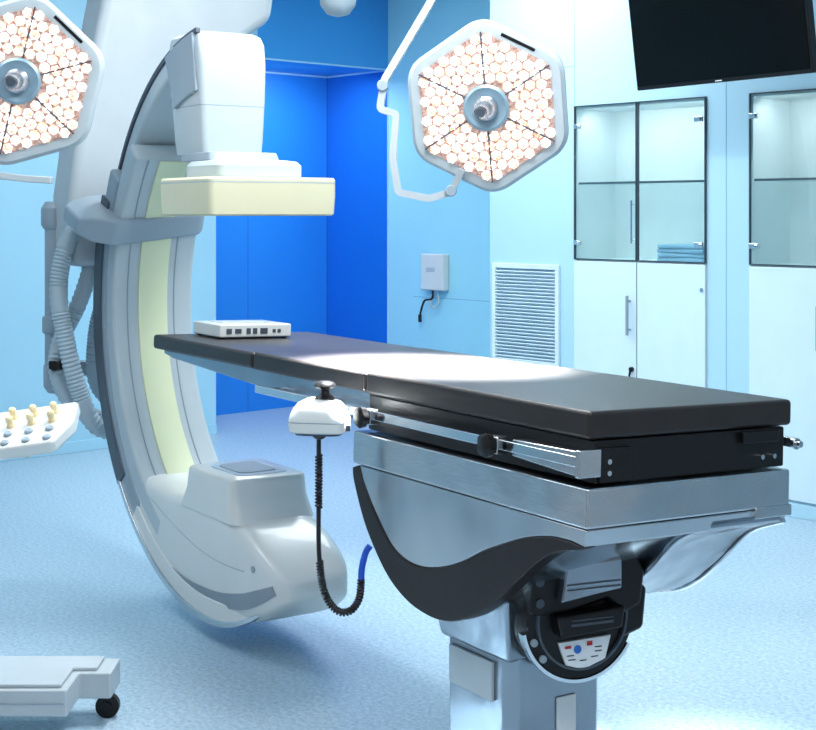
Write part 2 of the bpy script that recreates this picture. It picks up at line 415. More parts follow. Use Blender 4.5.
for s, dz in ((0.841, -0.111), (0.289, -0.108)):
    m = MB(); m.box((-s-0.020, -0.044, dz-0.02), (-s+0.020, -0.014, dz+0.02)); cl = tp('rail_clamp', m, 'alu', 0.004)
    m = MB(); rings = []
    for yy, rr in ((-0.044, 0.014), (-0.048, 0.024), (-0.066, 0.027), (-0.071, 0.020)):
        rings.append([(-s + rr*(1+0.08*math.cos(5*q))*math.cos(q), yy, dz + rr*(1+0.08*math.cos(5*q))*math.sin(q)) for q in [2*math.pi*i/40 for i in range(40)]])
    m.loft(rings); obj('knob', m, 'black', cl, label='black clamp knob')
# base housing
m = MB(); m.box((-0.955, -0.012, -0.25), (0.012, 0.618, -0.163)); tp('upper_housing', m, 'alu', 0.006, 3, label='brushed steel housing band')
m = MB(); m.box((-0.30, 0.50, -0.272), (0.016, 0.622, -0.245)); tp('housing_lip', m, 'alu', 0.003)
up = [(-.905, -.290), (-.850, -.3516), (-.7626, -.4286), (-.690, -.457), (-.610, -.460), (-.52, -.441), (-.439, -.410), (-.36, -.370), (-.281, -.337), (-.21, -.311), (-.153, -.296), (-.10, -.287), (-.043, -.285)]
ups = [(v.x, v.y) for v in spline([(a, b, 0) for a, b in up], 4)]
upper = [(-.925, -.252)] + ups + [(-0.0, -.29), (0.008, -.252)]
m = MB(); m.prism(upper, -0.008, 0.615); tp('belly_housing', m, 'alu2', 0.004, label='silver curved lower housing', ang=50)
low = [(-.955, -.262), (-.945, -.30), (-.890, -.394), (-.82, -.470), (-.7485, -.5245), (-.66, -.560), (-.566, -.572), (-.50, -.567), (-.439, -.550), (-.37, -.518), (-.300, -.4726), (-.22, -.408), (-.153, -.354), (-.09, -.318), (-.023, -.3007)]
lows = [(v.x, v.y) for v in spline([(a, b, 0) for a, b in low], 4)]
band = lows + [(-0.0, -.29)] + ups[::-1] + [(-.925, -.252)]
m = MB(); m.prism(band, -0.012, 0.03); tp('swoosh_band', m, 'band', 0.003, label='dark curved band along the housing', ang=50)
ins = [(a*0.985-0.004, b+0.004) for a, b in lows[2:]] + [(0.0, -.27), (-.93, -.27)]
m = MB(); m.prism(ins, 0.028, 0.42); tp('inner_hull', m, 'alu2', 0.008, 3, ang=50)
rear = [(-.85, -.40), (-.72, -.50), (-.58, -.55), (-.44, -.548), (-.308, -.508), (-.20, -.425), (-.10, -.33), (0.005, -.285), (0.005, -.25), (-.85, -.25)]
rs = [(v.x, v.y) for v in spline([(a, b, 0) for a, b in rear[:8]], 4)] + rear[8:]
m = MB(); m.prism(rs, 0.36, 0.605); tp('rear_hull', m, 'steel', 0.012, 3, ang=50, label='dark reflective steel skirt')
m = MB(); rp = spline([(a, 0.607, b) for a, b in rear[:8]], 5); m.sweep(rp, 0.006, 8); tp('skirt_rim', m, 'chrome')
# motor joint
mc = T(-0.25, 0.185, 1.104-0.53) @ R(-12, 'Z')
m = MB(); m.lathe([(0.12, -0.24), (0.148, -0.22), (0.150, -0.02), (0.143, 0.0), (0.112, 0.006)], R(90, 'Y'), 48)
mo = tp('tilt_joint', m, 'black', X=mc, label='black round tilt joint under the housing')
m = MB(); m.arc(0.115, 0.121, -0.006, 0.006, 0, 360, 0, 48, X=T(0.009, 0, 0) @ R(90, 'Z')); obj('joint_ring', m, 'dgrey', mo)
m = MB(); m.arc(0.146, 0.154, -0.012, 0.012, 190, 330, 0, 48, X=T(-0.01, 0, 0) @ R(90, 'Z')); obj('joint_rim', m, 'chrome', mo)
m = MB(); m.prism([(-0.14, 0.02), (-0.05, 0.015), (0.06, 0.04), (0.10, 0.0), (0.155, 0.02), (0.165, 0.10), (0.13, 0.165), (-0.09, 0.165), (-0.135, 0.11)], -0.16, 0.022, 'x'); obj('joint_shoulder', m, 'black', mo, 0.012, 3, label='angular black upper casing of the joint')
m = MB(); m.prism([(0.10, -0.06), (0.165, -0.04), (0.175, 0.06), (0.12, 0.08)], -0.10, 0.015, 'x'); obj('side_lobe', m, 'black', mo, 0.012, 3)
m = MB(); m.prism([(-0.075, 0.052), (0.085, 0.072), (0.085, 0.145), (-0.06, 0.140)], 0.015, 0.050, 'x'); obj('cover_plate', m, 'colm', mo, 0.006, label='grey cover plate with ridge')
m = MB(); m.box((0.048, -0.06, 0.080), (0.053, 0.08, 0.083)); m.box((0.048, -0.06, 0.092), (0.053, 0.08, 0.095)); obj('cover_ridge', m, 'dgrey', mo, 0.001)
m = MB(); m.prism([(-0.075, -0.03), (0.085, -0.02), (0.095, 0.03), (-0.085, 0.02)], 0.002, 0.050, 'x'); obj('cover_block', m, 'black', mo, 0.006)
m = MB(); m.box((0.049, -0.05, -0.004), (0.052, 0.06, 0.002)); m.box((0.049, -0.05, 0.008), (0.052, 0.06, 0.011)); obj('block_groove', m, 'dgrey', mo)
m = MB(); m.prism([(-0.065, -0.05), (0.075, -0.045), (0.06, -0.10), (0.0, -0.12), (-0.045, -0.105)], 0.004, 0.014, 'x'); la = obj('label_plate', m, 'label', mo, 0.002, label='white instruction plate with small pictograms')
m = MB(); m.cyl((0.014, -0.015, -0.070), (0.0155, -0.015, -0.070), 0.010, seg=16); obj('pictogram', m, 'bluemark', la)
m = MB(); m.box((0.014, 0.01, -0.064), (0.0155, 0.024, -0.054)); obj('pictogram', m, 'red', la)
m = MB(); m.box((0.014, -0.048, -0.066), (0.0155, -0.032, -0.06)); obj('pictogram', m, 'red', la)
for yy, zz in ((0.04, -0.07), (0.04, -0.080), (0.0, -0.098), (-0.034, -0.084), (-0.03, -0.094), (0.03, -0.092)):
    m = MB(); m.box((0.014, yy-0.009, zz), (0.0155, yy+0.009, zz+0.002)); obj('pictogram', m, 'black', la)
for yy, zz in ((-0.118, 0.05), (-0.118, 0.10)):
    m = MB(); m.cyl((0.018, yy, zz), (0.026, yy, zz), 0.011, seg=14); obj('screw', m, 'dgrey', mo)
for q in (200, 220):
    m = MB(); m.cyl((0.003, 0.133*math.cos(rad(q)), 0.133*math.sin(rad(q))), (0.010, 0.133*math.cos(rad(q)), 0.133*math.sin(rad(q))), 0.009, seg=12); obj('screw', m, 'grey', mo)
# pedestal (upright)
I4 = Matrix()
m = MB(); cs = [(-0.64, 0.09), (-0.61, 0.06), (-0.39, 0.06), (-0.36, 0.09), (-0.36, 0.33), (-0.39, 0.36), (-0.61, 0.36), (-0.64, 0.33)]
m.prism(cs, 0.06, 0.62, 'z'); tp('pedestal_column', m, 'colm', 0.004, X=I4, label='silver column of the table')
m = MB(); m.loft([[(x, y, z) for x, y in ((-0.645-k, 0.055-k), (-0.36+k, 0.055-k), (-0.36+k, 0.34+k), (-0.645-k, 0.34+k))] for z, k in ((0.455, 0.0), (0.50, 0.008), (0.62, 0.03))]); tp('column_collar', m, 'colm', 0.012, 3, X=I4)
m = MB(); m.box((-0.60, 0.050, 0.35), (-0.42, 0.0595, 0.445)); tp('column_plate', m, 'offwhite', 0.002, X=I4, label='pale plate on the column side')
m = MB(); m.box((-0.3595, 0.20, 0.10), (-0.354, 0.26, 0.35)); tp('column_window', m, 'label', 0.002, X=I4)
m = MB(); m.box((-0.90, 0.0, 0.0), (-0.12, 0.44, 0.06)); tp('base_plate', m, 'alu2', 0.02, 3, X=I4)

# ------------------------------------------------------------- hand controller
hc = thing('hand_controller', 'white joystick control unit clipped to the table rail with coiled cable', 'controller', T(-0.236, 3.735, 0.947))
m = MB(); m.loft([sq(.070, .050, 0, e=.42), sq(.077, .056, 0.004, e=.42), sq(.079, .058, 0.030, e=.42), sq(.076, .055, 0.040, e=.42), sq(.070, .050, 0.060, e=.45), sq(.056, .042, 0.078, e=.5), sq(.034, .03, 0.088, e=.6)], R(-10, 'Z'))
obj('body', m, 'white', hc, ang=50)
m = MB(); m.loft([sq(.0792, .0582, 0.028, e=.42), sq(.0792, .0582, 0.031, e=.42)], R(-10, 'Z')); obj('seam', m, 'grey', hc)
m = MB(); m.loft([sq(.062, .044, -0.006, e=.5), sq(.062, .044, 0.001, e=.5)], R(-10, 'Z')); obj('underside', m, 'dgrey', hc)
m = MB(); m.lathe([(0.03, 0.086), (0.024, 0.094), (0.012, 0.10), (0.011, 0.112), (0.022, 0.116), (0.030, 0.122), (0.026, 0.130), (0.014, 0.134)], T(0.015, 0, 0.0), 24)
obj('joystick', m, 'black', hc, ang=60)
m = MB(); m.box((-0.02, 0.04, 0.045), (0.02, 0.078, 0.066)); obj('rail_clip', m, 'dgrey', hc, 0.004)
m = MB(); m.box((0.05, -0.040, 0.006), (0.084, -0.010, 0.024)); obj('socket', m, 'dgrey', hc, 0.003)
m = MB(); m.lathe([(0.022, -0.004), (0.018, -0.014), (0.010, -0.020)], None, 20); obj('cable_gland', m, 'black', hc)
path = spline([(-.238, 3.735, .935), (-.238, 3.735, .86), (-.238, 3.73, .761), (-.236, 3.72, .62), (-.222, 3.715, .525), (-.190, 3.71, .478), (-.155, 3.71, .475), (-.130, 3.71, .507), (-.124, 3.71, .56)], 8)
m = MB()
L = [0]
for i in range(1, len(path)): L.append(L[-1]+(path[i]-path[i-1]).length)
def atl(s):
    for i in range(1, len(path)):
        if L[i] >= s:
            f = (s-L[i-1])/(L[i]-L[i-1]); return path[i-1].lerp(path[i], f), (path[i]-path[i-1]).normalized()
    return path[-1], (path[-1]-path[-2]).normalized()
tot = L[-1]
def coil(s0, s1, pitch, rc=0.008):
    cp = []; N = int((s1-s0)/pitch*10)
    for i in range(N):
        s_ = s0+(s1-s0)*i/N; p, tt = atl(s_); n = Vector((0, 1, 0)); n = (n-tt*n.dot(tt)).normalized(); bb = tt.cross(n)
        q = 2*math.pi*i/10; cp.append(p+n*rc*math.cos(q)+bb*rc*math.sin(q))
    m.sweep(cp, 0.0034, 5)
coil(0.05, 0.19, 0.0085)
m.sweep([atl(tot*i/60)[0] for i in range(61)], 0.0062, 8)
coil(0.33, tot, 0.0078)
obj('coiled_cable', m, 'cable', hc, world=True)
m = MB(); m.sweep(spline([(-.124, 3.71, .555), (-.122, 3.71, .59), (-.112, 3.71, .63), (-.100, 3.712, .648)], 6), 0.009, 10); obj('cable_plug', m, 'bcable', hc, world=True, label='blue cable plug')

# ------------------------------------------------------------- device on table
dv = thing('electronics_box', 'white electronics box with port row resting on the table cushion', 'electronic device', BZ @ TT @ T(-2.20, 0.27, -0.004))
m = MB(); m.box((-0.11, -0.14, 0.004), (0.11, 0.14, 0.050)); obj('body', m, 'white', dv, 0.006, 3)
for x in (-0.09, 0.09):
    for y in (-0.12, 0.12):
        m = MB(); m.cyl((x, y, 0), (x, y, 0.006), 0.01, seg=10); obj('foot', m, 'black', dv)
for y, w, h in ((-0.105, .010, .009), (-0.07, .012, .008), (-0.03, .008, .010), (-0.005, .008, .010), (0.03, .014, .010), (0.07, .006, .006), (0.09, .006, .006)):
    m = MB(); m.box((0.1095, y-w, 0.026-h), (0.112, y+w, 0.026+h)); obj('port', m, 'dgrey', dv)
m = MB(); m.box((-0.07, -0.1, 0.0495), (0.05, 0.08, 0.0525)); obj('top_panel', m, 'offwhite', dv, 0.001)

# ------------------------------------------------------------- C-arm
CB = T(-0.585, 5.10, 0) @ R(-56.72, 'Z')
ca = thing('c_arm_xray_machine', 'white ceiling-mounted C-arm x-ray machine around the table head', 'x-ray machine', CB)
ZC = 1.15
def cp_(name, mb, mats, bevel=0, seg=2, **k): return obj(name, mb, mats, ca, bevel, seg, **k)
m = MB(); m.arc(0.965, 1.07, -0.172, 0.172, 148, 232, ZC, 60); cp_('arc_shell', m, 'grey', 0.015, 3, label='grey outer shell of the C')
# foot of the C: follows the circle then flares up around the nose so it ends in a smooth tip
m = MB(); rings = []
for i in range(61):
    t_ = rad(231+(298-231)*i/60); f = max(0.0, (i-38)/22)
    ro = 1.068-0.05*f*f; ri = 0.99+0.02*f; hw_ = 0.172-0.055*f**2
    c_, s_ = math.cos(t_), math.sin(t_)
    rings.append([(ri*c_, -hw_, ZC+ri*s_), (ro*c_, -hw_, ZC+ro*s_), (ro*c_, hw_, ZC+ro*s_), (ri*c_, hw_, ZC+ri*s_)])
m.loft(rings); cp_('arc_foot', m, 'white', 0.012, 3, label='white lower end of the C')
m = MB(); m.arc(1.0, 1.085, -0.180, -0.165, 155, 222, ZC, 40); cp_('arc_edge', m, 'dgrey', 0.006, label='dark grey edge trim of the C')
m = MB(); m.arc(1.0, 1.085, 0.165, 0.180, 155, 222, ZC, 40); cp_('arc_edge', m, 'dgrey', 0.006, label='dark grey edge trim of the C')
m = MB(); rings = []
for i in range(61):
    t_ = rad(221+(297-221)*i/60); f = max(0.0, (i-42)/18)
    ro = 1.078-0.052*f*f; ri = ro-0.024*(1-.5*f); ya = -0.180+0.055*f*f; c_, s_ = math.cos(t_), math.sin(t_)
    rings.append([(ri*c_, ya, ZC+ri*s_), (ro*c_, ya, ZC+ro*s_), (ro*c_, ya+.02, ZC+ro*s_), (ri*c_, ya+.02, ZC+ri*s_)])
m.loft(rings); cp_('arc_rim', m, 'alu', 0.003, label='thin silver rim along the foot of the C')
m = MB(); m.arc(0.88, 0.972, -0.168, 0.185, 137, 244, ZC, 60); cp_('arc_liner', m, 'offwhite', 0.018, 4, label='wide smooth white inner band of the C')
m = MB(); m.arc(0.872, 0.89, -0.062, 0.066, 138, 236, ZC, 60); cp_('arc_strip', m, 'strip', 0.003, label='pale yellow-green strip inside the C')
for yy in (-0.110, 0.095):
    m = MB(); m.arc(0.876, 0.886, yy, yy+0.004, 138, 238, ZC, 60); cp_('panel_line', m, 'grey')
m = MB(); m.arc(0.98, 1.065, -0.13, 0.13, 100, 150, ZC, 40); cp_('arc_upper', m, 'offwhite', 0.02, 3, label='upper section of the C')
m = MB(); m.arc(1.055, 1.075, -0.137, -0.118, 98, 152, ZC, 40); cp_('arc_rail', m, 'dgrey', 0.003, label='dark running rail of the C')
t = rad(160); er = Vector((math.cos(t), 0, math.sin(t))); et = Vector((-math.sin(t), 0, math.cos(t)))
m = MB()
rings = []
for y, rr0, rr1, hw in ((-0.31, 0.99, 1.15, 0.034), (-0.26, 0.92, 1.17, 0.052), (-0.19, 0.858, 1.18, 0.056), (0.0, 0.852, 1.18, 0.052), (0.19, 0.858, 1.18, 0.050), (0.215, 0.88, 1.16, 0.042)):
    c = Vector((0, y, ZC+0.02+y*0.10))
    rings.append([c+er*rr0-et*hw, c+er*rr1-et*hw, c+er*rr1+et*hw, c+er*rr0+et*hw])
m.loft(rings); cp_('carriage_collar', m, 'grey', 0.014, 3, label='broad grey collar wrapping across the C')
m = MB(); m.prism([(-.24, 1.30), (-.25, 1.6), (-.20, 1.95), (-.09, 2.5), (-.02, CZ), (.85, CZ), (.72, 2.42), (.40, 2.2), (.24, 1.8), (.2, 1.3)], -1.42, -1.16, 'x')
cp_('ceiling_stand', m, 'lgrey', 0.05, 4, label='large white stand hanging from the ceiling')
m = MB(); m.box((-1.5, -0.1, CZ-0.06), (-0.9, 0.95, CZ-0.001)); cp_('ceiling_plate', m, 'offwhite', 0.01)
# detector
dc = T(-0.25, 0, 0)
m = MB(); m.loft([rrect(.128, .122, 1.75, .012, rc=.022), rrect(.131, .127, 1.80, .010, rc=.022), rrect(.139, .134, 1.95, .005, rc=.022), rrect(.143, .138, 2.08, 0, rc=.022), rrect(.143, .137, 2.16, -.01, rc=.022), rrect(.135, .130, 2.190, -.018, rc=.022), rrect(.118, .112, 2.204, -.028, rc=.022)], dc)
cp_('detector_column', m, 'offwhite', ang=30, label='boxy white housing above the detector')
m = MB(); m.box((-0.365, -0.1425, 1.97), (-0.16, -0.134, 2.15)); cp_('column_panel', m, 'lgrey', 0.003, label='inset access panel')
m = MB(); m.arc(0.84, 1.06, -0.146, -0.130, 99, 113, ZC, 16); cp_('column_flank', m, 'grey', 0.004, label='grey curved flank plate')
m = MB(); m.loft([rrect(.1385, .1335, 1.925, .005, rc=.022), rrect(.1388, .1338, 1.929, .005, rc=.022)], dc); cp_('column_seam', m, 'grey')
m = MB(); m.cyl((-0.22, 0.13, 2.03), (-0.22, 0.172, 2.03), 0.035); cp_('column_knob', m, 'offwhite', 0.006)
m = MB(); m.loft([rrect(.145, .165, 1.655, -.03), rrect(.150, .170, 1.662, -.03), rrect(.150, .170, 1.700, -.03), rrect(.142, .158, 1.716, -.035), rrect(.125, .135, 1.722, -.06)]); cp_('detector_neck', m, 'offwhite', ang=35)
m = MB(); m.loft([rrect(.14, .145, 1.720, -.14), rrect(.135, .138, 1.752, -.15)]); cp_('neck_flange', m, 'grey', 0.004)
m = MB(); m.loft([rrect(.205, .242, 1.520, rc=.02), rrect(.213, .250, 1.526, rc=.025), rrect(.216, .254, 1.590, rc=.025), rrect(.216, .254, 1.648, rc=.025), rrect(.210, .248, 1.656, rc=.02)])
cp_('detector_panel', m, 'cream', ang=35, label='cream flat detector panel')
m = MB(); m.loft([rrect(.2165, .2545, 1.636, rc=.025), rrect(.2165, .2545, 1.640, rc=.025)]); cp_('panel_seam', m, 'lgrey')
# tube housing: rounded sections along x
E = 0.30
def sec(x, hw, z0, z1, e=E, n=48):
    zc, hz = (z0+z1)/2, (z1-z0)/2; out = []
    for i in range(n):
        q = 2*math.pi*i/n; c, s_ = math.cos(q), math.sin(q)
        out.append((x, hw*math.copysign(abs(c)**e, c), zc+hz*math.copysign(abs(s_)**e, s_)))
    return out
secs = [(-.80, .12, .43, .50), (-.76, .155, .39, .515), (-.68, .164, .325, .51), (-.58, .166, .262, .495), (-.46, .167, .200, .48), (-.34, .167, .158, .475), (-.2, .167, .125, .485), (-.05, .167, .108, .495), (.10, .167, .105, .49), (.24, .166, .116, .455), (.36, .160, .148, .41), (.45, .146, .19, .365), (.51, .120, .232, .325), (.53, .09, .252, .305)]
vs = spline([(a, c, d) for a, b, c, d in secs], 4); ws = spline([(b, 0, 0) for a, b, c, d in secs], 4)
m = MB(); m.loft([sec(v.x, w_.x, v.y, v.z) for v, w_ in zip(vs, ws)]); cp_('tube_housing', m, 'white', ang=80, label='large smooth white x-ray tube housing')
m = MB(); m.loft([rrect(.245, .166, 0.45, rc=.05), rrect(.215, .163, 0.490, rc=.045), rrect(.197, .158, 0.525, rc=.04), rrect(.190, .154, 0.575, rc=.035), rrect(.187, .151, 0.590, rc=.03), rrect(.180, .144, 0.597, rc=.025)], T(-0.01, 0.0, 0)); cp_('tube_block', m, 'white', ang=45, label='wide white box blended into the housing')
m = MB(); m.loft([rrect(.13, .10, 0.5955), rrect(.13, .10, 0.599)], T(-0.01, 0.01, 0)); cp_('block_rim', m, 'offwhite', ang=50)
m = MB(); m.loft([rrect(.10, .075, 0.598), rrect(.10, .075, 0.6015)], T(-0.02, 0.01, 0)); cp_('beam_window', m, 'trim', ang=50)
def flank(x):
    for i in range(len(vs)-1):
        if vs[i].x <= x <= vs[i+1].x:
            f = (x-vs[i].x)/(vs[i+1].x-vs[i].x); return ws[i].x*(1-f)+ws[i+1].x*f, vs[i].y*(1-f)+vs[i+1].y*f, vs[i].z*(1-f)+vs[i+1].z*f
    return .1, .2, .3
def ysurf(p, off):
    hw, z0, z1 = flank(p.x); zc, hz = (z0+z1)/2, (z1-z0)/2; u = min(0.995, abs(p.z-zc)/hz)
    return min(-hw*(max(0.0, 1-u**(2/E)))**(E/2)-off, -0.1)
lowc = spline([(-.60, 0, .315), (-.42, 0, .225), (-.2, 0, .168), (0, 0, .150), (.15, 0, .153), (.3, 0, .181), (.41, 0, .225), (.48, 0, .266)], 6)
upc = spline([(-.60, 0, .320), (-.42, 0, .234), (-.2, 0, .190), (0, 0, .190), (.14, 0, .203), (.28, 0, .232), (.38, 0, .264), (.465, 0, .294)], 6)
m = MB(); rings = []
for a, b in zip(lowc, upc):
    mid = (a+b)/2
    rings.append([(a.x, ysurf(a, .004), a.z), (mid.x, ysurf(mid, .004), mid.z), (b.x, ysurf(b, .004), b.z), (b.x, ysurf(b, -.01), b.z), (a.x, ysurf(a, -.01), a.z)])
m.loft(rings); cp_('crescent_trim', m, 'trim', label='thin silver crescent trim', ang=70)
bead = spline([(-.72, 0, .43), (-.62, 0, .445), (-.5, 0, .425), (-.32, 0, .375), (-.1, 0, .325), (.1, 0, .305), (.3, 0, .31)], 8)
m = MB(); m.sweep([(p.x, ysurf(p, 0.0), p.z) for p in bead], 0.002, 8); cp_('panel_bead', m, 'lgrey')
m = MB(); m.cyl((0.36, -0.163, 0.33), (0.36, -0.13, 0.33), 0.012, seg=16); cp_('screw_cap', m, 'grey')
def hose(name, pts, r):
    ps = spline(pts, 14); out = []; seglen = 0.0095
    for i in range(len(ps)-1):
        n = max(1, int(round((ps[i+1]-ps[i]).length/seglen)))
        for k in range(n): out.append(ps[i].lerp(ps[i+1], k/n))
    out.append(ps[-1])
    m = MB(); m.sweep(out, lambda i: r*(1.0 if i % 2 else 0.86), 16); return cp_(name, m, 'hose', world=True, ang=50)
hose('hose', [(-1.36, 6.03, 1.50), (-1.44, 5.95, 1.42), (-1.480, 5.93, 1.22), (-1.455, 5.93, 1.02), (-1.40, 5.95, .78), (-1.33, 5.98, .62), (-1.20, 6.08, .58)], 0.040)
hose('hose', [(-1.38, 6.08, 1.47), (-1.37, 6.06, 1.32), (-1.42, 6.04, 1.14), (-1.50, 6.02, .964), (-1.50, 6.01, .82), (-1.42, 6.03, .68), (-1.27, 6.10, .62)], 0.038)
hose('hose', [(-1.30, 6.14, 1.40), (-1.33, 6.14, 1.20), (-1.37, 6.12, 1.0), (-1.37, 6.12, .80), (-1.30, 6.16, .68)], 0.032)
m = MB(); m.cyl((-1.545, 6.15, 0.80), (-1.545, 6.15, 1.50), 0.050, seg=20); m.lathe([(0.055, 1.46), (0.066, 1.48), (0.066, 1.55), (0.048, 1.58)], T(-1.545, 6.15, 0), 20)
m.lathe([(0.055, 1.0), (0.061, 1.01), (0.061, 1.07), (0.055, 1.08)], T(-1.545, 6.15, 0), 20); m.lathe([(0.035, .74), (0.055, .77), (0.055, .86), (0.05, .87)], T(-1.545, 6.15, 0), 20)
m.box((-1.56, 6.10, 1.42), (-1.25, 6.22, 1.50)); m.box((-1.56, 6.11, 0.82), (-1.28, 6.19, 0.88))
cp_('conduit', m, 'grey', 0.004, world=True, label='stout grey pipe column with brackets')
m = MB(); m.box((-1.53, 5.955, 0.865), (-1.47, 6.14, 0.90)); m.cyl((-1.50, 5.955, 0.882), (-1.50, 5.93, 0.882), 0.022, seg=12); cp_('hose_clamp', m, 'black', 0.004, world=True)

# ------------------------------------------------------------- control console stand
cs_ = thing('control_console', 'white wheeled control console with rows of beige knobs', 'control console', T(-1.35, 4.15, 0))
m = MB(); m.prism([(-1.75, 4.02), (-0.98, 4.02), (-0.98, 4.17), (-0.885, 4.17), (-0.885, 4.31), (-1.75, 4.31)], 0.082, 0.160, 'z')
obj('base', m, 'lgrey', cs_, 0.006, 3, world=True)
m = MB(); m.prism([(-1.75, 4.035), (-1.00, 4.035), (-1.00, 4.185), (-0.93, 4.185), (-0.93, 4.295), (-1.75, 4.295)], 0.160, 0.172, 'z'); obj('base_cover', m, 'lgrey', cs_, 0.004, 3, world=True)
m = MB(); m.box((-1.75, 4.0175, 0.118), (-0.99, 4.021, 0.122)); obj('base_seam', m, 'grey', cs_, world=True)
m = MB(); m.cyl((-1.35, 4.15, 0.15), (-1.35, 4.15, 0.86), 0.035); m.box((-1.38, 4.06, 0.82), (-1.10, 4.12, 0.86)); obj('column', m, 'white', cs_, world=True)
for x, y in ((-0.911, 4.25), (-1.30, 4.06), (-1.68, 4.25), (-1.68, 4.06)):
    m = MB(); m.cyl((x, y-0.012, 0.036), (x, y+0.012, 0.036), 0.036, seg=24); m.cyl((x, y-0.016, 0.036), (x, y+0.016, 0.036), 0.014, seg=16)
    m.box((x-0.016, y-0.02, 0.055), (x+0.016, y+0.02, 0.084)); obj('caster', m, 'black', cs_, world=True, label='black swivel caster')
KX = T(-1.10, 4.02, 0.905) @ R(-8, 'Y') @ R(24, 'X')
m = MB(); m.prism([(-0.26, -0.10), (0.10, -0.10), (0.145, 0.0), (0.14, 0.11), (-0.26, 0.11)], -0.03, 0.012, 'z', KX); obj('keyboard_housing', m, 'white', cs_, 0.012, 4, world=True)
for r_ in range(4):
    for c_ in range(6):
        x = -0.22+c_*0.06; y = -0.075+r_*0.045
        m = MB()
        if r_ >= 2: m.lathe([(0.014, 0.012), (0.012, 0.018), (0.009, 0.022), (0.011, 0.040), (0.007, 0.045)], KX @ T(x, y, 0), 14); obj('knob', m, 'beige', cs_, world=True)
        else: m.lathe([(0.012, 0.012), (0.012, 0.017), (0.009, 0.020)], KX @ T(x, y, 0), 14); obj('button', m, 'grey', cs_, world=True)

